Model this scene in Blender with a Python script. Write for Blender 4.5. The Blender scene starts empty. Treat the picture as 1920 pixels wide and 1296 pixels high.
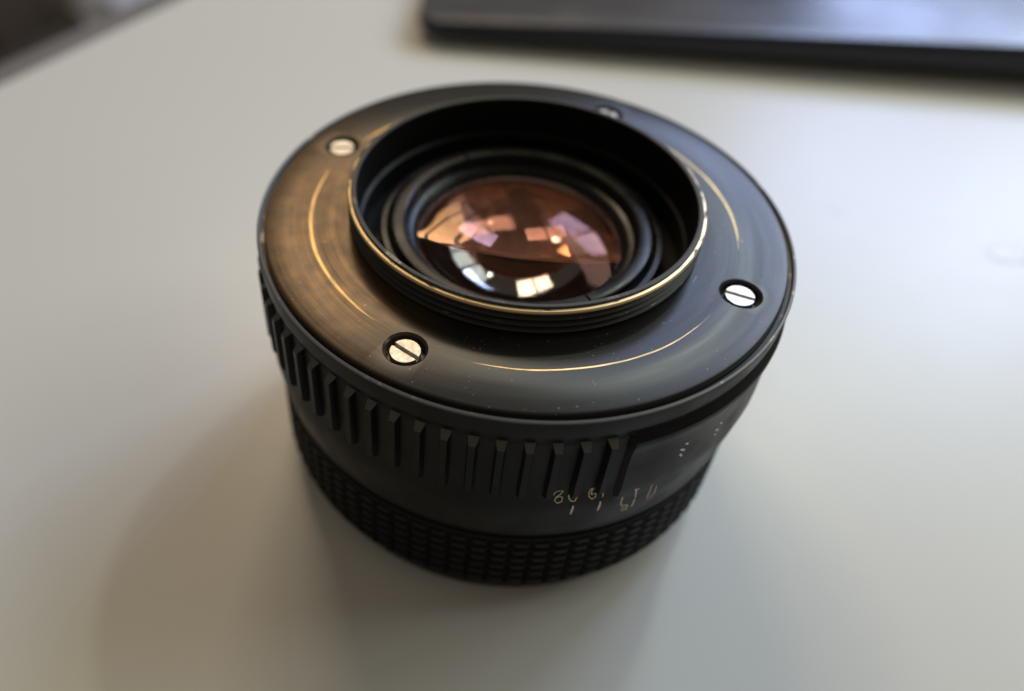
import bpy, bmesh, math, random
import numpy as np
from mathutils import Vector, Matrix
random.seed(7)
sc = bpy.context.scene
col = sc.collection
MM = 0.001
H = 38.0                      # mm from the table top to the top rim of the lens barrel
rad = math.radians

# ------------------------------------------------------------------ camera
cd = bpy.data.cameras.new('camera')
cam = bpy.data.objects.new('camera', cd); col.objects.link(cam); sc.camera = cam
CP = Vector((0.0, -80.952, 61.992 + H)) * MM
R_ = Vector((0.98528878, 0.17024429, 0.01492962)); U_ = Vector((-0.12867354, 0.68152284, 0.72039555)); F_ = Vector((-0.11246835, 0.7117187, -0.69340274))
cam.matrix_world = Matrix(((R_.x, U_.x, -F_.x, CP.x), (R_.y, U_.y, -F_.y, CP.y), (R_.z, U_.z, -F_.z, CP.z), (0, 0, 0, 1)))
cd.sensor_fit = 'HORIZONTAL'; cd.sensor_width = 36
cd.lens = 1563.14 / 1920 * 36
cd.shift_x = 181.24 / 1920; cd.shift_y = -83.12 / 1920
cd.clip_start = 0.002; cd.clip_end = 30
cd.dof.use_dof = True; cd.dof.focus_distance = 0.0845
cd.dof.aperture_fstop = cd.lens / 2.8

# ------------------------------------------------------------------ world and lamps
w = bpy.data.worlds.new('World'); sc.world = w; w.use_nodes = True
bg = w.node_tree.nodes['Background']
bg.inputs[0].default_value = (1.0, 0.84, 0.65, 1); bg.inputs[1].default_value = 0.158
def area(name, az, el, dist, sx, sy, power, color, shape='RECTANGLE'):
    l = bpy.data.lights.new(name, 'AREA'); l.shape = shape; l.size = sx; l.size_y = sy
    l.energy = power; l.color = color
    o = bpy.data.objects.new(name, l); col.objects.link(o)
    d = Vector((math.cos(rad(az)) * math.cos(rad(el)), math.sin(rad(az)) * math.cos(rad(el)), math.sin(rad(el))))
    t = Vector((0, 0, 0.03)); o.location = t + d * dist
    o.rotation_euler = d.to_track_quat('Z', 'Y').to_euler()
    return o
def panes(name, az, el, dist, w_, h_, nx, ny, gap, power, color):
    """a window as its panes: equal area lamps side by side with the bars between them left dark"""
    d = Vector((math.cos(rad(az)) * math.cos(rad(el)), math.sin(rad(az)) * math.cos(rad(el)), math.sin(rad(el))))
    q = d.to_track_quat('Z', 'Y'); pw, ph = (w_ - gap * (nx - 1)) / nx, (h_ - gap * (ny - 1)) / ny
    for a in range(nx):
        for b in range(ny):
            o = area(name, az, el, dist, pw, ph, power / (nx * ny), color)
            o.location += q @ Vector(((a - (nx - 1) / 2) * (pw + gap), (b - (ny - 1) / 2) * (ph + gap), 0))
panes('window_light', 62, 32, 1.7, 0.70, 0.46, 2, 1, 0.04, 12.4, (0.473, 0.600, 1.000))
panes('side_window_light', 36, 36, 1.7, 1.36, 0.80, 3, 1, 0.07, 11.30, (0.910, 1.000, 0.910))
area('room_lamp_neutral', 66, 48, 1.3, 0.07, 0.07, 1.60, (0.90, 1.0, 0.74), 'ELLIPSE')
panes('room_lamp_warm', 110, 45, 1.2, 0.46, 0.24, 2, 1, 0.02, 4.05, (1.000, 0.790, 0.540))
sc.view_settings.view_transform = 'Standard'; sc.view_settings.look = 'None'
sc.view_settings.exposure = 0; sc.view_settings.gamma = 1
sc.cycles.use_denoising = True
sc.cycles.sample_clamp_indirect = 20
sc.cycles.max_bounces = 16; sc.cycles.transmission_bounces = 14; sc.cycles.glossy_bounces = 8

# ------------------------------------------------------------------ node helpers
class NT:
    def __init__(s, name):
        s.m = bpy.data.materials.new(name); s.m.use_nodes = True
        s.t = s.m.node_tree; s.n = s.t.nodes; s.b = s.n.get('Principled BSDF'); s.out = s.n.get('Material Output')
    def link(s, a, b): s.t.links.new(a, b)
    def put(s, sock, v):
        if hasattr(v, 'is_output'): s.link(v, sock)
        elif v is not None: sock.default_value = v
    def P(s, **k):
        names = dict(base='Base Color', metal='Metallic', rough='Roughness', ior='IOR', spec='Specular IOR Level', aniso='Anisotropic', anr='Anisotropic Rotation', tangent='Tangent', normal='Normal', coat='Coat Weight', coatr='Coat Roughness', trans='Transmission Weight')
        for a, v in k.items():
            if a == 'base' and isinstance(v, tuple) and len(v) == 3: v = v + (1,)
            s.put(s.b.inputs[names[a]], v)
        return s
    def math(s, op, a, b=None, c=None, clamp=False):
        n = s.n.new('ShaderNodeMath'); n.operation = op; n.use_clamp = clamp
        for i, v in enumerate((a, b, c)):
            if v is not None: s.put(n.inputs[i], v)
        return n.outputs[0]
    def obj(s): 
        return s.n.new('ShaderNodeTexCoord').outputs['Object']
    def noise(s, vec, scale, detail=3, rough=.5, dist=0):
        n = s.n.new('ShaderNodeTexNoise'); s.link(vec, n.inputs['Vector'])
        n.inputs['Scale'].default_value = scale; n.inputs['Detail'].default_value = detail; n.inputs['Roughness'].default_value = rough; n.inputs['Distortion'].default_value = dist
        return n.outputs['Fac']
    def ramp(s, f, a, b, lo=0., hi=1.):
        n = s.n.new('ShaderNodeMapRange'); n.interpolation_type = 'SMOOTHSTEP'
        s.put(n.inputs[0], f); s.put(n.inputs[1], a); s.put(n.inputs[2], b); s.put(n.inputs[3], lo); s.put(n.inputs[4], hi)
        return n.outputs[0]
    def mix(s, f, a, b):
        n = s.n.new('ShaderNodeMix'); n.data_type = 'RGBA'
        s.put(n.inputs[0], f)
        for i, v in ((6, a), (7, b)):
            s.put(n.inputs[i], (v + (1,)) if isinstance(v, tuple) and len(v) == 3 else v)
        return n.outputs[2]
    def bump(s, h, strength, dist):
        n = s.n.new('ShaderNodeBump'); n.inputs['Strength'].default_value = strength; n.inputs['Distance'].default_value = dist
        s.link(h, n.inputs['Height']); return n.outputs[0]
    def sep(s, v):
        n = s.n.new('ShaderNodeSeparateXYZ'); s.link(v, n.inputs[0]); return n.outputs
    def comb(s, x, y, z):
        n = s.n.new('ShaderNodeCombineXYZ')
        for i, v in enumerate((x, y, z)): s.put(n.inputs[i], v)
        return n.outputs[0]
    def polar(s):
        """radius in mm, unit x, unit y, angle, z in mm; all in the object's own coordinates"""
        x, y, z = s.sep(s.obj())
        x = s.math('MULTIPLY', x, 1000); y = s.math('MULTIPLY', y, 1000); z = s.math('MULTIPLY', z, 1000)
        r = s.math('SQRT', s.math('ADD', s.math('MULTIPLY', x, x), s.math('MULTIPLY', y, y)))
        return r, s.math('DIVIDE', x, r), s.math('DIVIDE', y, r), s.math('ARCTAN2', y, x), z

# ------------------------------------------------------------------ materials
def m_black(name, base=0.014, rough=.42, grain=60000, amt=.12, spec=.17):
    k = NT(name); o = k.obj()
    n = k.noise(o, 900, 4); g = k.noise(o, 9000, 2)
    k.P(base=k.mix(n, (base * .8, base * .8, base * .82), (base * 1.25, base * 1.22, base * 1.2)), rough=k.ramp(k.noise(o, 250, 4), .3, .7, rough - .06, rough + .07), spec=spec,
        normal=k.bump(g, amt, .00004))
    return k.m
BLACK = m_black('black_satin_paint', .006, .40)
RIBM = m_black('black_rib_paint', .006, .36)
RUBBER = m_black('black_grip', .006, .5, amt=.25)
INNER = m_black('matt_black_inside', .006, .45)
INNER2 = m_black('black_retainer_gloss', .012, .27)

def m_plate():
    k = NT('worn_black_turned_brass'); r, ux, uy, a, z = k.polar()
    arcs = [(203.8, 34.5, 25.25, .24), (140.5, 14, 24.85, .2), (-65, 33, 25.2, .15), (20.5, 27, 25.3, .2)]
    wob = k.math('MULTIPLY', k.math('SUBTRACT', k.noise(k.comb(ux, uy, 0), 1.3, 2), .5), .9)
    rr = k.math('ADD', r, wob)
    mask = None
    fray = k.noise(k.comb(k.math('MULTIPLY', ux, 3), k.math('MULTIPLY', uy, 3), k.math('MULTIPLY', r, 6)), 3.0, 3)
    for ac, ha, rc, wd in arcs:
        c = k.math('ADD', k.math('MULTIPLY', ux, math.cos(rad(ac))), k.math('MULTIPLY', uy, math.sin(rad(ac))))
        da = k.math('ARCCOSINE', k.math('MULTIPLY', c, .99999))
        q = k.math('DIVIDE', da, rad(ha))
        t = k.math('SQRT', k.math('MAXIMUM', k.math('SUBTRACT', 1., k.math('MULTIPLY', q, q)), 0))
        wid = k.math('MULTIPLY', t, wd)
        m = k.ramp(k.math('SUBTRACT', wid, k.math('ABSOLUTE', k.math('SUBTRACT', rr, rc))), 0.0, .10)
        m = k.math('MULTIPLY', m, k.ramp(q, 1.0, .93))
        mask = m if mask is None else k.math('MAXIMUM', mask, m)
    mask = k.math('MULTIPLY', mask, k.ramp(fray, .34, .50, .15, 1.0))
    # fine turning lines and short hairline scratches that run with the turning
    fine = k.noise(k.comb(k.math('MULTIPLY', r, 9), k.math('MULTIPLY', ux, .9), k.math('MULTIPLY', uy, .9)), 1.0, 5, .65)
    broad = k.noise(k.comb(k.math('MULTIPLY', r, 1.1), k.math('MULTIPLY', ux, 1.6), k.math('MULTIPLY', uy, 1.6)), 1.0, 3)
    scr = k.noise(k.comb(k.math('MULTIPLY', r, 7), k.math('MULTIPLY', ux, 4), k.math('MULTIPLY', uy, 4)), 1.0, 1)
    scr = k.math('MULTIPLY', k.ramp(scr, .79, .84), .55)
    blot = k.noise(k.obj(), 420, 4, .6)
    spots = k.ramp(k.noise(k.obj(), 900, 2), .73, .80)
    base = k.mix(k.ramp(fine, .3, .7), (.016, .015, .014), (.030, .028, .026))
    base = k.mix(k.math('MULTIPLY', spots, .6), base, (.010, .009, .008))
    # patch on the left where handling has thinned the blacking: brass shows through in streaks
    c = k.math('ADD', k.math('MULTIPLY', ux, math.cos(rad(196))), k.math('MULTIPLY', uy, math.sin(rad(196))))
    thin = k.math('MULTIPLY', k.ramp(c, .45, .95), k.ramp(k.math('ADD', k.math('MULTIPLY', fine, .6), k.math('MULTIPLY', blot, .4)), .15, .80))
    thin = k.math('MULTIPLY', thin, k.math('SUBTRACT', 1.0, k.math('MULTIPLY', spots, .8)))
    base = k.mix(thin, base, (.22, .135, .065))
    dust = k.math('MULTIPLY', k.ramp(k.noise(k.obj(), 2600, 1), .76, .80), .5)
    base = k.mix(scr, base, (.45, .42, .36)); base = k.mix(dust, base, (.5, .48, .45))
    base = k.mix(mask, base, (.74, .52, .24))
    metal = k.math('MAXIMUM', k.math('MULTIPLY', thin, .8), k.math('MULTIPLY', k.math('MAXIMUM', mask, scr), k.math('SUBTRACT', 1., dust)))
    rough = k.math('ADD', k.ramp(broad, .3, .7, .27, .33), k.math('MULTIPLY', fine, .05))
    rough = k.math('ADD', rough, k.math('MULTIPLY', mask, .10))
    tn = k.n.new('ShaderNodeTangent'); tn.direction_type = 'RADIAL'; tn.axis = 'Z'
    k.P(base=base, metal=metal, rough=rough, spec=.40, aniso=.78, tangent=tn.outputs[0], normal=k.bump(k.math('SUBTRACT', fine, k.math('MULTIPLY', mask, 1.0)), .03, .00002))
    return k.m
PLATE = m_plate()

def m_edge(name, wear_lo, wear_hi, brass=(.62, .45, .22), r0=None, paint=.02, zfreq=2.0, base_metal=0.0, front=0.):
    """black paint rubbed through to brass, in streaks that run round the part"""
    k = NT(name); r, ux, uy, a, z = k.polar()
    n = k.noise(k.comb(k.math('MULTIPLY', ux, 9), k.math('MULTIPLY', uy, 9), k.math('MULTIPLY', z, zfreq)), 1.0, 5, .65)
    if front: n = k.math('SUBTRACT', n, k.ramp(uy, -.75, .15, 0., front))     # rubbed mostly along one side
    f = k.ramp(n, wear_lo, wear_hi)
    k.P(base=k.mix(f, (paint, paint, paint), brass), metal=k.ramp(n, wear_lo, wear_hi, base_metal, 1.0), rough=.48, normal=k.bump(n, .2, .00005))
    return k.m
RIM = m_edge('rubbed_rim_edge', .58, .70, (.42, .38, .32), paint=.13, zfreq=1.5, base_metal=.6)
THREAD = m_edge('rubbed_thread_crest', .29, .44, (.80, .62, .37), paint=.02, zfreq=9, front=.16)
THREAD2 = m_edge('black_thread', .63, .74, (.50, .38, .20), paint=.018, zfreq=5)
LIP = m_edge('rubbed_lip', .52, .78, (.36, .32, .26), paint=.015, zfreq=9, front=.14)

def m_metal(name, c, rough, metal=1.):
    k = NT(name); o = k.obj(); n = k.noise(o, 1500, 4, .6)
    k.P(base=k.mix(k.ramp(n, .35, .75), c, tuple(x * .86 for x in c)), metal=metal, rough=k.ramp(n, .3, .7, rough - .05, rough + .08), normal=k.bump(n, .15, .00003))
    return k.m
GROUND = m_metal('polished_cell_edge', (.88, .86, .84), .30, 1.)
SCREW = m_metal('pale_nickel', (.60, .57, .51), .45)
ENGR = m_metal('cream_engraving_paint', (.78, .62, .42), .55, 0.)
ENGW = m_metal('white_engraving_paint', (.72, .72, .70), .5, 0.)

def m_glass(name, ior, tint, coat, gain, haze=0., hz=(.5, .35, .32), grough=0., tirmax=1.):
    """glass with a coloured anti-reflection coating (gain < 1) and, on inner faces, a painted haze for internal reflections"""
    k = NT(name); k.n.remove(k.b)
    rf = k.n.new('ShaderNodeBsdfRefraction'); rf.inputs['Color'].default_value = tint + (1,); rf.inputs['IOR'].default_value = ior; rf.inputs['Roughness'].default_value = 0
    gl = k.n.new('ShaderNodeBsdfGlossy'); gl.inputs['Color'].default_value = coat + (1,); gl.inputs['Roughness'].default_value = grough
    fr = k.n.new('ShaderNodeFresnel'); fr.inputs['IOR'].default_value = ior
    tir = k.ramp(fr.outputs[0], .45, .98); k.link(k.mix(tir, coat, (1., 1., 1.)), gl.inputs['Color'])
    f = k.math('MAXIMUM', k.math('MULTIPLY', fr.outputs[0], gain), k.math('MULTIPLY', tir, tirmax), clamp=True)   # total reflection is turned down so its bright patches don't clip
    mx = k.n.new('ShaderNodeMixShader'); k.link(f, mx.inputs[0]); k.link(rf.outputs[0], mx.inputs[1]); k.link(gl.outputs[0], mx.inputs[2])
    out = mx.outputs[0]
    if haze:
        df = k.n.new('ShaderNodeBsdfDiffuse'); df.inputs[0].default_value = hz + (1,)
        m2 = k.n.new('ShaderNodeMixShader'); 
        r, ux, uy, a, z = k.polar()          # streaks painted as the fanned sheen of inner reflections
        st = k.noise(k.comb(k.math('MULTIPLY', k.math('ADD', k.math('MULTIPLY', ux, r), k.math('MULTIPLY', k.math('MULTIPLY', uy, r), .55)), .55), k.math('MULTIPLY', k.math('MULTIPLY', uy, r), .10), 0), 1.0, 4, .6, .6)
        sm = k.noise(k.obj(), 170, 3, .55, .8)
        k.link(k.mix(k.ramp(sm, .40, .66), hz, (.95, .40, .22)), df.inputs[0])
        k.put(m2.inputs[0], k.math('MULTIPLY', k.math('ADD', k.ramp(st, .30, .72, .15, 1.0), k.ramp(sm, .50, .62, 0., 1.3)), haze)); k.link(out, m2.inputs[1]); k.link(df.outputs[0], m2.inputs[2]); out = m2.outputs[0]
    k.link(out, k.out.inputs['Surface'])
    return k.m
GL1 = m_glass('rear_glass_rose_coating', 1.60, (.98, .96, .96), (1.0, .52, .44), .55, grough=.04, tirmax=.10)
GL2 = m_glass('middle_glass_amber_coating', 1.62, (.98, .95, .93), (1.0, .50, .24), 2.6, .22, (.62, .34, .33))
GL4 = m_glass('inner_glass_magenta_coating', 1.6, (.98, .95, .97), (1.0, .40, .55), 2.5)
GL3 = m_glass('front_glass_violet_coating', 1.58, (.97, .95, .98), (.72, .55, 1.0), .9)

# ------------------------------------------------------------------ mesh helpers
def link(name, me, mat, parent=None):
    o = bpy.data.objects.new(name, me); col.objects.link(o)
    if mat is not None and not me.materials: me.materials.append(mat)
    if parent is not None: o.parent = parent
    return o
def finish(me, ang=28):
    me.polygons.foreach_set('use_smooth', [True] * len(me.polygons))
    me.set_sharp_from_angle(angle=rad(ang))
def lathe(name, prof, mat, parent=None, seg=240, closed=True, off=H):
    """turn a (radius, z) outline in mm, z counted from the barrel rim, about the lens axis"""
    vs, fs = [], []
    n = len(prof); rings = []
    for r, z in prof:
        if r < 1e-6:
            rings.append([len(vs)]); vs.append((0, 0, (z + off) * MM))
        else:
            rings.append(list(range(len(vs), len(vs) + seg)))
            for i in range(seg):
                a = 2 * math.pi * i / seg
                vs.append((r * math.cos(a) * MM, r * math.sin(a) * MM, (z + off) * MM))
    for j in range(n if closed else n - 1):
        A, B = rings[j], rings[(j + 1) % n]
        if len(A) == 1 and len(B) == 1: continue
        for i in range(seg):
            k = (i + 1) % seg
            if len(A) == 1: fs.append((A[0], B[k], B[i]))
            elif len(B) == 1: fs.append((A[i], A[k], B[0]))
            else: fs.append((A[i], A[k], B[k], B[i]))
    me = bpy.data.meshes.new(name); me.from_pydata(vs, [], fs)
    bm = bmesh.new(); bm.from_mesh(me); bmesh.ops.recalc_face_normals(bm, faces=bm.faces); bm.to_mesh(me); bm.free()
    finish(me)
    return link(name, me, mat, parent)
def arc(cx, cz, r, a0, a1, n=6):
    return [(cx + r * math.cos(rad(a0 + (a1 - a0) * i / n)), cz + r * math.sin(rad(a0 + (a1 - a0) * i / n))) for i in range(n + 1)]
def poly_mesh(name, vs, fs, ang=28):
    me = bpy.data.meshes.new(name); me.from_pydata([tuple(c * MM for c in v) for v in vs], [], fs)
    bm = bmesh.new(); bm.from_mesh(me); bmesh.ops.recalc_face_normals(bm, faces=bm.faces); bm.to_mesh(me); bm.free()
    finish(me, ang); return me
def cut(obj, cutters):
    """subtract the cutter objects from obj for good"""
    for c in cutters:
        m = obj.modifiers.new('cut', 'BOOLEAN'); m.object = c; m.operation = 'DIFFERENCE'; m.solver = 'EXACT'
    dg = bpy.context.evaluated_depsgraph_get()
    me = bpy.data.meshes.new_from_object(obj.evaluated_get(dg)); obj.modifiers.clear(); obj.data = me; finish(me, 28)
    for c in cutters: bpy.data.objects.remove(c)
def tag(o, label, cat, group=None):
    o['label'] = label; o['category'] = cat
    if group: o['group'] = group
    return o
def struct(o): o['kind'] = 'structure'; return o

# ------------------------------------------------------------------ the setting: table top and floor
def m_table():
    k = NT('white_laminate'); o = k.obj()
    n = k.noise(o, 14, 4); fine = k.noise(o, 700, 3, .55); peel = k.noise(o, 170, 3)
    k.P(base=k.mix(n, (.69, .695, .675), (.72, .725, .705)), rough=k.ramp(peel, .3, .7, .332, .345), spec=.5,
        normal=k.bump(k.math('ADD', k.math('MULTIPLY', fine, .35), peel), .010, .0003))
    return k.m
TABLE = m_table()
# outline: its left edge runs through the two points seen in the picture; rounded upper edge
def slab(name, pts, z0, z1, mat, bev=1.0, parent=None, seg=3):
    bm = bmesh.new()
    v = [bm.verts.new((x * MM, y * MM, z1 * MM)) for x, y in pts]
    f = bm.faces.new(v)
    r = bmesh.ops.extrude_face_region(bm, geom=[f]); vv = [g for g in r['geom'] if isinstance(g, bmesh.types.BMVert)]
    bmesh.ops.translate(bm, verts=vv, vec=(0, 0, (z0 - z1) * MM))
    bmesh.ops.recalc_face_normals(bm, faces=bm.faces)
    bmesh.ops.bevel(bm, geom=list(bm.edges), offset=bev * MM, segments=seg, affect='EDGES', profile=.5)
    me = bpy.data.meshes.new(name); bm.to_mesh(me); bm.free(); finish(me, 40)
    return link(name, me, mat, parent)
ex, ey = 20.8, 45.5
def edge(t): return (-124.5 + ex * t, 77.4 + ey * t)
table = slab('table_top', [edge(-6), (560, edge(-6)[1]), (560, 520), edge((520 - 77.4) / ey)], -24, 0, TABLE, 2.0)
struct(table)
k = NT('dark_floor'); o_ = k.obj()
k.P(base=k.mix(k.noise(o_, 5, 4), (.10, .085, .07), (.17, .15, .13)), rough=.5)
fl = bpy.data.meshes.new('floor'); fl.from_pydata([(-6, -3, -.74), (4, -3, -.74), (4, 8, -.74), (-6, 8, -.74)], [], [(0, 1, 2, 3)])
struct(link('floor', fl, k.m))

# ------------------------------------------------------------------ the lens
lens = bpy.data.objects.new('camera_lens', None); col.objects.link(lens); lens.empty_display_size = .01
tag(lens, 'old black metal camera lens standing face down on the white table', 'lens')

# mounting plate: a turned disc with four counterbored screw holes
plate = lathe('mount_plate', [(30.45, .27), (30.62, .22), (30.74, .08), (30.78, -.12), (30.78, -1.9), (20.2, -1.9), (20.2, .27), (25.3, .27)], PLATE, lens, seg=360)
SA = [-111.8 + 90 * i for i in range(4)]
cs = []
for a in SA:
    c = lathe('cutter', [(0, 2), (2.45, 2), (2.36, .28), (2.10, .02), (2.05, -.95), (0, -.95)], None, None, seg=64, closed=False)
    c.location = (26.48 * math.cos(rad(a)) * MM, 26.48 * math.sin(rad(a)) * MM, 0); cs.append(c)
bpy.context.view_layer.update()
cut(plate, cs)
# the material slot of the holes is the plate's own; a dark bush lines each hole
slot_dir = [-29, -14.2, 65, 11.1]
def screw_mesh():
    bm = bmesh.new(); R, sw, top, bot = 1.62, .22, -.04, -.46
    def prism(pts, z0, z1, ch=.10):
        n = len(pts); c = Vector((sum(p[0] for p in pts) / n, sum(p[1] for p in pts) / n))
        lo = [bm.verts.new((p[0] * MM, p[1] * MM, z0 * MM)) for p in pts]
        md = [bm.verts.new((p[0] * MM, p[1] * MM, (z1 - ch) * MM)) for p in pts]
        hi = [bm.verts.new(((c.x + (p[0] - c.x) * .955) * MM, (c.y + (p[1] - c.y) * .955) * MM, z1 * MM)) for p in pts]
        for i in range(n):
            j = (i + 1) % n
            bm.faces.new((lo[i], lo[j], md[j], md[i])); bm.faces.new((md[i], md[j], hi[j], hi[i]))
        bm.faces.new(hi); bm.faces.new(lo[::-1])
    a0 = math.asin(sw / R)
    for s in (0, math.pi):
        prism([(R * math.cos(s + a0 + (math.pi - 2 * a0) * i / 18), R * math.sin(s + a0 + (math.pi - 2 * a0) * i / 18)) for i in range(19)], bot, top)
    prism([(1.60 * math.cos(i * math.pi / 16), 1.60 * math.sin(i * math.pi / 16)) for i in range(32)], -.94, bot + .004, .02)
    bmesh.ops.recalc_face_normals(bm, faces=bm.faces)
    me = bpy.data.meshes.new('screw'); bm.to_mesh(me); bm.free(); finish(me, 35); return me
sme = screw_mesh()
for a, sd in zip(SA, slot_dir):
    s = link('screw', sme, SCREW, plate)
    s.location = (26.48 * math.cos(rad(a)) * MM, 26.48 * math.sin(rad(a)) * MM, H * MM); s.rotation_euler = (0, 0, rad(sd))

# barrel under the plate: rubbed rim edge
lathe('barrel_rim', [(30.8, -1.9), (30.86, -.62), (31.22, -.52), (31.30, -.02), (31.40, .05), (31.62, -.02), (31.68, -.14), (31.4, -.6), (31.0, -1.9)], RIM, lens, seg=360)

# aperture ring: ribbed grip over most of its length, plain raised zone with the scale
BZ = [(-.16, 31.60), (-.6, 31.64), (-2.3, 31.58), (-2.8, 31.45), (-3.2, 31.22), (-3.5, 31.16)]
SM = [(-3.72, 31.3), (-4.05, 31.75), (-4.3, 31.98), (-4.6, 32.05), (-5.1, 32.02), (-5.8, 31.86), (-6.5, 31.77), (-9, 31.74), (-12, 31.82), (-13, 31.80), (-14, 31.68), (-16, 31.42), (-18, 31.15), (-20, 30.88), (-21.6, 30.6), (-22.0, 30.4), (-22.2, 30.0), (-22.5, 29.7)]
def sm_r(z): return float(np.interp(-z, [-a for a, b in SM], [b for a, b in SM]))
FLOOR = 31.2
def rib_r(z):
    if z < -14.6: return sm_r(z)
    r = FLOOR if z > -13.0 else FLOOR + (sm_r(-14.6) - FLOOR) * (-13.0 - z) / 1.6
    return min(r, sm_r(z))
RIB0, PITCH, NR = -68.1, 5.055, 34
SMOOTH0 = -64.0                       # the plain zone starts here and runs counter-clockwise
RIBEND = RIB0 - PITCH * (NR - .3)
def in_smooth(a):
    a = (a - SMOOTH0) % 360
    return a <= (RIBEND - SMOOTH0) % 360
angs = sorted(set([round(i * 1.0, 3) for i in range(360)] + [round(x % 360, 3) for x in (SMOOTH0, SMOOTH0 - .9, RIBEND, RIBEND + .9)]))
vs, fs = [], []
zs = [z for z, r in BZ] + [z for z, r in SM]
for a in angs:
    s = in_smooth(a) or in_smooth(a - 1e-3) or in_smooth(a + 1e-3)
    for z, r in BZ: vs.append((r * math.cos(rad(a)), r * math.sin(rad(a)), z + H))
    for z, r in SM:
        q = r if s else rib_r(z)
        if not s and z > -4.0: q = min(r, 31.1)
        vs.append((q * math.cos(rad(a)), q * math.sin(rad(a)), z + H))
m_ = len(zs)
for i in range(len(angs)):
    j = (i + 1) % len(angs)
    for t in range(m_ - 1): fs.append((i * m_ + t, i * m_ + t + 1, j * m_ + t + 1, j * m_ + t))
ring = link('aperture_ring', poly_mesh('aperture_ring', vs, fs, 24), BLACK, lens)
def rib_mesh():
    o = 32.02; hb, ht = 1.2, .62        # half widths in degrees at foot and at crest
    sec = [(-3.62, 30.9, hb * 1.02, ), (-4.35, o, ht), (-4.6, o + .03, ht), (-11.9, o - .02, ht * .98), (-12.45, o - .25, ht * .95), (-12.75, 30.9, hb)]
    V, Fc = [], []
    for z, r, hw in sec:
        foot = 30.85
        for rr, ww in ((foot, hb), (r - .10, hw + .10), (r, hw)):
            rr = max(rr, foot)
            for s in (-1, 1): V.append((rr * math.cos(rad(s * ww)), rr * math.sin(rad(s * ww)), z + H))
    for i in range(len(sec) - 1):
        b, c = i * 6, i * 6 + 6
        for p, q in ((0, 2), (2, 4), (4, 5), (5, 3), (3, 1)): Fc.append((b + p, b + q, c + q, c + p))
    for b in (0, (len(sec) - 1) * 6): Fc.append((b, b + 2, b + 4, b + 5, b + 3, b + 1))
    return poly_mesh('rib', V, Fc, 22)
rme = rib_mesh()
rme.materials.append(RIBM); rme.materials.append(m_black('painted_sheen_rib_end', .10, .42, spec=.6))  # end facets painted lighter in place of the ceiling's reflection
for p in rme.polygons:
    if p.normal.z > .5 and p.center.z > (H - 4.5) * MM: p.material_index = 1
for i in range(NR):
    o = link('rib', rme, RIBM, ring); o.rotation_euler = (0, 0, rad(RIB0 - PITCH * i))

# what is left of the engraved aperture scale, upside down because the lens stands on its face
STROKES = [
 ('scale_numeral', ENGR, .055, [[(-76.99, -12.66), (-76.93, -12.25), (-76.43, -11.94), (-75.26, -11.93), (-75.67, -12.53), (-76.44, -13.1), (-76.67, -13.51), (-75.96, -13.87), (-75.22, -13.65), (-75.16, -13.09), (-75.81, -12.94), (-76.35, -13.11)], [(-73.95, -12.73), (-73.9, -13.27), (-73.31, -13.76), (-72.64, -13.78), (-72.24, -13.2)]]),
 ('scale_tick', ENGR, .10, [[(-72.89, -14.38), (-72.81, -15.35), (-72.79, -16.37)]]),
 ('scale_numeral', ENGR, .055, [[(-69.57, -11.99), (-69.95, -12.59), (-69.89, -13.37), (-69.2, -13.85), (-68.5, -13.57), (-68.51, -12.81), (-69.38, -12.03), (-69.47, -12.62), (-69.37, -13.19), (-68.78, -13.1)], [(-66.92, -13.15), (-67.04, -13.8)]]),
 ('scale_tick', ENGR, .10, [[(-67.42, -14.35), (-67.22, -15.5), (-67.19, -16.52)]]),
 ('scale_numeral', ENGR, .075, [[(-62.75, -14.36), (-62.44, -15.72), (-62.06, -16.62), (-60.3, -17.11), (-60.08, -17.88), (-61.61, -17.34)], [(-59.92, -18.06), (-59.88, -18.42), (-61.41, -18.1)]]),
 ('scale_tick', ENGR, .075, [[(-59.56, -13.54), (-60.71, -13.31), (-60.16, -13.64), (-59.32, -15.7)], [(-59.28, -15.92), (-58.92, -17.18), (-58.9, -18.09)]]),
 ('scale_numeral', ENGR, .05, [[(-56.28, -13.74), (-56.66, -13.89), (-56.3, -14.54), (-55.97, -15.92), (-55.71, -17.31)], [(-54.96, -14.47), (-54.22, -16.57), (-54.57, -17.52), (-55.37, -17.66)]]),
 ('scale_numeral', ENGW, .115, [[(-51.59, -8.09), (-51.27, -8.01), (-50.73, -8.36)], [(-52.41, -8.84), (-52.02, -8.78), (-51.46, -9.19), (-50.96, -9.16)], [(-52.19, -9.63), (-51.67, -9.85), (-51.43, -10.2)]]),
 ('scale_numeral', ENGW, .115, [[(-42.01, -8.38), (-41.68, -8.28), (-41.2, -8.69)], [(-42.72, -9.11), (-41.79, -9.52), (-41.6, -9.34)], [(-42.63, -9.85), (-41.97, -10.27)]]),
]
def surf(a, z):
    s = in_smooth(a % 360)
    return sm_r(z) if (s or z < -14.6) else rib_r(z)
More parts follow.
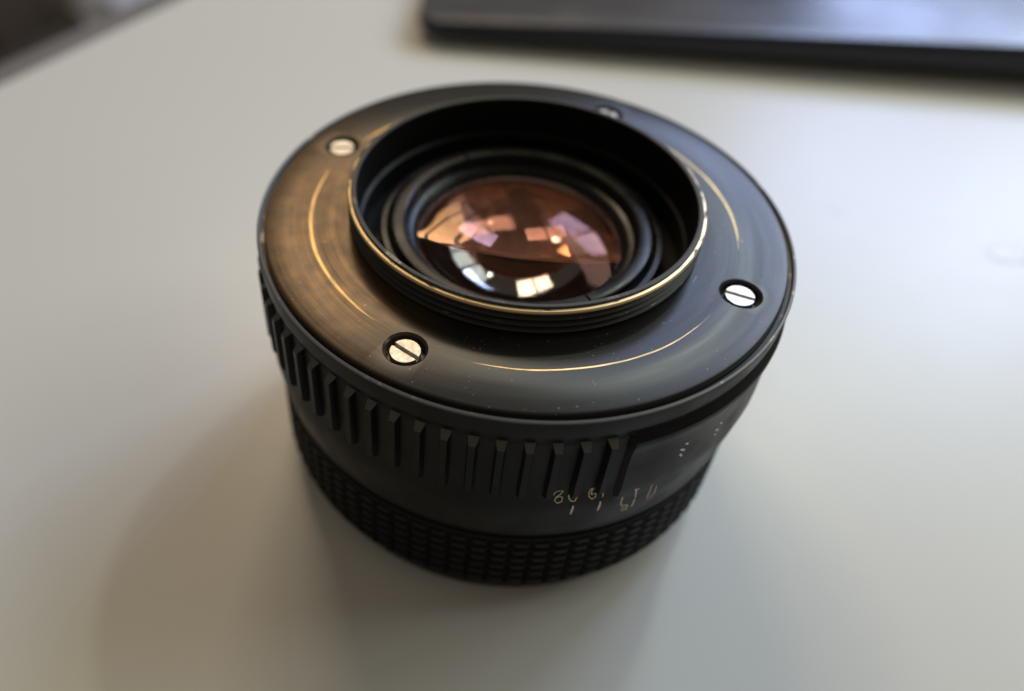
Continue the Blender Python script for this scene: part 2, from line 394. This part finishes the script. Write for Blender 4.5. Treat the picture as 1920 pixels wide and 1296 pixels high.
for name, mat, hw, lines in STROKES:
    V, Fc = [], []
    for ln in lines:
        pts = []
        for (a0, z0), (a1, z1) in zip(ln, ln[1:]):
            for t in range(4): pts.append((a0 + (a1 - a0) * t / 4, z0 + (z1 - z0) * t / 4))
        pts.append(ln[-1]); b0 = len(V)
        for i, (a, z) in enumerate(pts):
            p, q = pts[max(i - 1, 0)], pts[min(i + 1, len(pts) - 1)]
            dx, dz = (q[0] - p[0]) * .553, q[1] - p[1]; L = math.hypot(dx, dz) or 1
            ww = hw * 1.05 * (random.uniform(.75, 1.25)) * (.55 if i in (0, len(pts) - 1) else 1)
            nx, nz = -dz / L * ww / .553, dx / L * ww
            for s in (-1, 1):
                aa, zz = a + s * nx, z + s * nz
                for h in (-.04, .025):
                    r = surf(aa, zz) + h; V.append((r * math.cos(rad(aa)), r * math.sin(rad(aa)), zz + H))
        for i in range(len(pts) - 1):
            b, c = b0 + 4 * i, b0 + 4 * i + 4
            Fc += [(b + 1, b + 3, c + 3, c + 1), (b, b + 1, c + 1, c), (b + 2, b + 3, c + 3, c + 2)]
        e = b0 + 4 * (len(pts) - 1)
        Fc += [(b0, b0 + 1, b0 + 3, b0 + 2), (e, e + 1, e + 3, e + 2)]
    link(name, poly_mesh(name, V, Fc), mat, ring)

# focusing ring with its studded grip
frg = lathe('focus_ring', [(29.6, -22.2), (30.1, -22.5), (30.5, -22.75), (30.58, -23.0), (30.1, -23.25), (30.1, -32.6), (30.5, -32.8), (30.4, -33.4), (29.7, -34.9), (28.7, -36.2), (26, -36.2), (26, -22.2)], RUBBER, lens, seg=240)
def stud_mesh():
    V = []; ha, hz = 2.22, .80
    for r, sa, sz, dz in ((30.0, 1, 1, 0), (30.15, .98, .98, 0), (30.68, .58, .50, .08), (30.73, .48, .40, .08)):
        for x, y in ((-1, -1), (1, -1), (1, 1), (-1, 1)):
            a = rad(x * ha * sa); V.append((r * math.cos(a), r * math.sin(a), y * hz * sz + dz))
    Fc = []
    for b in (0, 4, 8): Fc += [(b + i, b + (i + 1) % 4, b + 4 + (i + 1) % 4, b + 4 + i) for i in range(4)]
    Fc.append((12, 13, 14, 15))
    return poly_mesh('grip_stud', V, Fc, 20)
stm = stud_mesh()
NC, ROWS = 80, [-23.95, -25.57, -27.19, -28.81, -30.43, -32.05]
order = sorted(range(NC), key=lambda i: abs((i * 4.5 + 90 + 180) % 360 - 180))
rest = []
for k_, i in enumerate(order):
    for z in ROWS:
        if k_ < 50:
            o = link('grip_stud', stm, RUBBER, frg); o.location = (0, 0, (z + H) * MM); o.rotation_euler = (0, 0, rad(i * 4.5))
        else: rest.append((i * 4.5, z))
bm = bmesh.new()
for a, z in rest:
    n0 = len(bm.verts); bm.from_mesh(stm); bm.verts.ensure_lookup_table()
    bmesh.ops.transform(bm, verts=bm.verts[n0:], matrix=Matrix.Translation((0, 0, (z + H) * MM)) @ Matrix.Rotation(rad(a), 4, 'Z'))
me = bpy.data.meshes.new('grip_studs_at_back'); bm.to_mesh(me); bm.free()
o = link('grip_stud_rows', me, RUBBER, frg); o['kind'] = 'stuff'
lathe('front_ring', [(28.7, -36.0), (28.6, -37.5), (28.2, -38.0), (26.2, -38.0), (26.0, -36.0)], BLACK, lens)

# threaded rear tube
th = [(19.80, 4.02), (19.86, 4.15), (20.0, 4.19), (20.34, 4.19), (20.42, 4.12), (20.5, 3.98)]
tube = lathe('threaded_tube', [(20.40, 4.10), (20.30, 3.9), (20.28, .7), (20.12, .6), (20.15, -2.4), (19.85, -2.4), (19.80, 4.02), (19.9, 4.08)], THREAD2, lens)
lathe('tube_lip', [(19.78, 3.95), (19.80, 4.06), (19.88, 4.17), (19.98, 4.20), (20.30, 4.20), (20.42, 4.13), (20.46, 3.95), (20.2, 3.8)], LIP, tube, seg=360)
for i in range(4):
    z = 3.62 - .88 * i
    lathe('thread_ridge', [(20.2, z + .36), (20.76, z + .10), (20.84, z + .02), (20.80, z - .08), (20.2, z - .36)] if i else [(20.2, z + .40), (20.74, z + .27), (20.86, z + .12), (20.86, z - .06), (20.76, z - .12), (20.2, z - .38)], THREAD if i == 0 else THREAD2, tube, seg=360)

# inside: light-trap wall, retaining rings
inn = lathe('inner_sleeve', [(19.78, 3.9), (19.72, -.9), (19.3, -1.2), (19.2, -4.2), (17.2, -4.2), (17.2, -4.6), (19.82, -4.6), (19.82, 3.9)], INNER, lens)
ra = lathe('retaining_ring', [(17.05, -4.5), (17.05, -1.75), (16.95, -1.62), (16.35, -1.60), (16.2, -1.75), (16.1, -2.5), (15.8, -2.6), (15.8, -4.5)], INNER2, lens)
rb = lathe('rear_cell_ring', [(15.75, -4.5), (15.75, -1.15), (15.62, -.95), (15.3, -.85), (14.35, -.92), (14.15, -1.05), (13.85, -1.9), (13.75, -2.3), (13.2, -2.4), (12.95, -2.55), (12.55, -3.1), (12.55, -4.5)], INNER2, lens)
cs = []
for a in (-56, 124):
    c = slab('cutter', [(13.2, -.16), (16.5, -.16), (16.5, .16), (13.2, .16)], H - 1.55, H + .5, None, .01)
    c.rotation_euler = (0, 0, rad(a)); cs.append(c)
bpy.context.view_layer.update()
cut(rb, cs)
lathe('cell_wall', [(12.56, -3.2), (12.6, -9), (12.0, -12), (12.0, -13.2), (11.4, -13.2), (10.6, -20), (14, -30), (14.4, -33), (15.2, -33), (15.2, -20), (13.5, -4.6), (13.2, -3.2)], INNER, lens)

# glass: rear group, middle group, front group
def dome(r, R, zc, n=14, up=True):
    """points from the rim to the axis; sagitta of a sphere of radius R; zc = height of the rim"""
    out = []
    s0 = math.sqrt(R * R - r * r)
    for i in range(n + 1):
        x = r * (1 - i / n); s = math.sqrt(R * R - x * x) - s0
        out.append((x, zc + (s if up else -s)))
    return out
def element(name, r, top, bottom, mat, edge_mat):
    o = lathe(name, top + bottom[::-1], mat, lens, seg=160, closed=True)
    o.data.materials.append(edge_mat)                # the cylindrical edge of a lens is ground or blackened, not polished
    for p in o.data.polygons:
        if abs(p.normal.z) < .05: p.material_index = 1
    return o
element('rear_glass', 12.5, dome(12.5, 27, -3.3), dome(12.5, 60, -5.4, up=False), GL1, GROUND)
element('middle_glass', 11.2, dome(11.2, 44, -7.0, up=False), dome(11.2, 19, -14.5, up=True), GL2, INNER)
lathe('cell_bevel', [(12.5, -5.62), (11.35, -5.95), (11.25, -6.1), (11.3, -6.9), (12.5, -6.9)], GROUND, lens, seg=160)
element('inner_glass', 9.5, dome(9.5, 17, -18.6), dome(9.5, 40, -22.5, up=False), GL4, INNER)
element('front_glass', 13.0, dome(13.0, 24, -26.5, up=False), dome(13.0, 60, -31.0, up=False), GL3, INNER)
# iris blades
k = NT('bare_steel_blade'); k.P(base=(.42, .30, .26), metal=1., rough=.38); BLADE = k.m
iris = bpy.data.objects.new('iris', None); col.objects.link(iris); iris.parent = lens
for i in range(6):
    V = []
    a0 = 60 * i
    pts = [(10.9, -4), (10.9, 66), (7.6, 66), (6.9, 33), (7.6, 0)]
    for z in (0, .12):
        for r, a in pts: V.append((r * math.cos(rad(a + a0)), r * math.sin(rad(a + a0)), H - 16.5 + z + i * .02 - a * .004))
    link('iris_blade', poly_mesh('iris_blade', V, [(0, 1, 2, 3, 4), (9, 8, 7, 6, 5)] + [(j, (j + 1) % 5, 5 + (j + 1) % 5, 5 + j) for j in range(5)]), BLADE, iris)

# ------------------------------------------------------------------ closed laptop behind
def m_alu(name, c, rough):
    k = NT(name); o = k.obj(); n = k.noise(o, 60, 3)
    k.P(base=k.mix(n, c, tuple(x * .85 for x in c)), metal=0., rough=k.ramp(k.noise(o, 22, 3), .35, .65, rough - .07, rough + .08)); return k.m
ALU = m_alu('dark_blue_grey_lid_paint', (.06, .063, .078), .29)
k = NT('dark_plastic_base'); k.P(base=(.014, .018, .034), rough=.4); DARK = k.m
lap = bpy.data.objects.new('laptop', None); col.objects.link(lap); lap.location = (-.0325, .1145, 0); lap.rotation_euler = (0, 0, rad(2.8))
tag(lap, 'closed dark laptop with blue-grey lid lying behind the lens', 'laptop')
def lap_slab(name, x0, x1, y0, y1, zb, zt, mat, bev, rc=7):
    """rounded outline; zb and zt give bottom and top heights at the left and right end"""
    pts = []
    for cx, cy, a in ((x1 - rc, y1 - rc, 0), (x0 + rc, y1 - rc, 90), (x0 + rc, y0 + rc, 180), (x1 - rc, y0 + rc, 270)):
        pts += [(cx + rc * math.cos(rad(a + 15 * i)), cy + rc * math.sin(rad(a + 15 * i))) for i in range(7)]
    o = slab(name, pts, 0, 1, mat, .001, lap)
    me = o.data; bm = bmesh.new(); bm.from_mesh(me)
    for v in bm.verts:
        t = (v.co.x / MM - x0) / (x1 - x0); top = v.co.z > .0005
        v.co.z = (zt[0] + (zt[1] - zt[0]) * t if top else zb[0] + (zb[1] - zb[0]) * t) * MM
    bmesh.ops.dissolve_degenerate(bm, dist=.0000015, edges=bm.edges)
    bm.to_mesh(me); bm.free()
    md = o.modifiers.new('edge', 'BEVEL'); md.width = bev * MM; md.segments = 3; md.limit_method = 'ANGLE'; md.angle_limit = rad(50)
    return o
lap_slab('base', 0, 330, 0, 225, (2.2, 2.2), (5.7, 14.7), DARK, 1.6)
lap_slab('lid', .4, 329.6, .4, 224.6, (5.75, 14.75), (6.4, 15.4), ALU, .3)
for x, y in ((18, 14), (312, 14), (18, 211), (312, 211)):
    f = lathe('rubber_foot', [(0, 0), (4.6, 0), (5, .4), (5, 2.6), (0, 2.6)], DARK, lap, seg=24, closed=False, off=0); f.location = (x * MM, y * MM, 0)

# ------------------------------------------------------------------ what shows past the table's left edge
k = NT('grey_board'); o_ = k.obj(); k.P(base=k.mix(k.noise(o_, 20, 3), (.13, .13, .14), (.17, .17, .18)), rough=.5)
def along(t, d): return (edge(t)[0] - d * .909, edge(t)[1] + d * .416)
b = slab('grey_board', [along(-4, 3.5), along(7, 3.5), along(7, 19), along(-4, 19)], -16, -6, k.m, 1.5)
tag(b, 'grey board running along the far left edge of the table', 'board')
k = NT('pale_plastic'); k.P(base=(.80, .82, .9), rough=.4)
def crumple(name, loc, s, mat, seed):
    bm = bmesh.new(); bmesh.ops.create_icosphere(bm, subdivisions=4, radius=1)
    rnd = random.Random(seed); ph = [rnd.uniform(0, 6) for _ in range(6)]
    for v in bm.verts:
        c = v.co
        f = 1 + .16 * math.sin(5 * c.x + ph[0]) * math.sin(4 * c.y + ph[1]) + .10 * math.sin(11 * c.y + ph[2] + 6 * c.z) + .06 * math.sin(19 * c.x + 9 * c.z + ph[3])
        v.co = Vector((c.x * f * s[0], c.y * f * s[1], max(c.z * f, -.55) * s[2]))
    lo = min(v.co.z for v in bm.verts)
    for v in bm.verts: v.co.z -= lo
    me = bpy.data.meshes.new(name); bm.to_mesh(me); bm.free(); finish(me, 60)
    o = link(name, me, mat); o.location = loc; return o
tag(crumple('plastic_bag', (-.93, 1.56, -.74), (.10, .10, .08), k.m, 3), 'pale crumpled bag on the floor past the top left table edge', 'bag')
k = NT('brown_cardboard'); k.P(base=(.10, .075, .055), rough=.7)
bx = slab('cardboard_box', [(-1290, 1380), (-1090, 1330), (-1050, 1500), (-1250, 1550)], -740, -600, k.m, 3)
tag(bx, 'dark brown box on the floor at the top left corner of the picture', 'box')

# ------------------------------------------------------------------ two tiny marks on the table
k = NT('clear_glue'); k.P(base=(.70, .695, .67), rough=.30)
for (x, y, s, sd, lab) in ((90.2, 54.7, 3.2, 4, 'shiny pale dried glue blob near the right edge of the picture'), (61.3, 62.7, 1.3, 9, 'tiny pale speck on the table right of the lens')):
    tag(crumple('dried_drop', (x * MM, y * MM, .00001), (s * MM, s * .8 * MM, s * .03 * MM), k.m, sd), lab, 'drop')
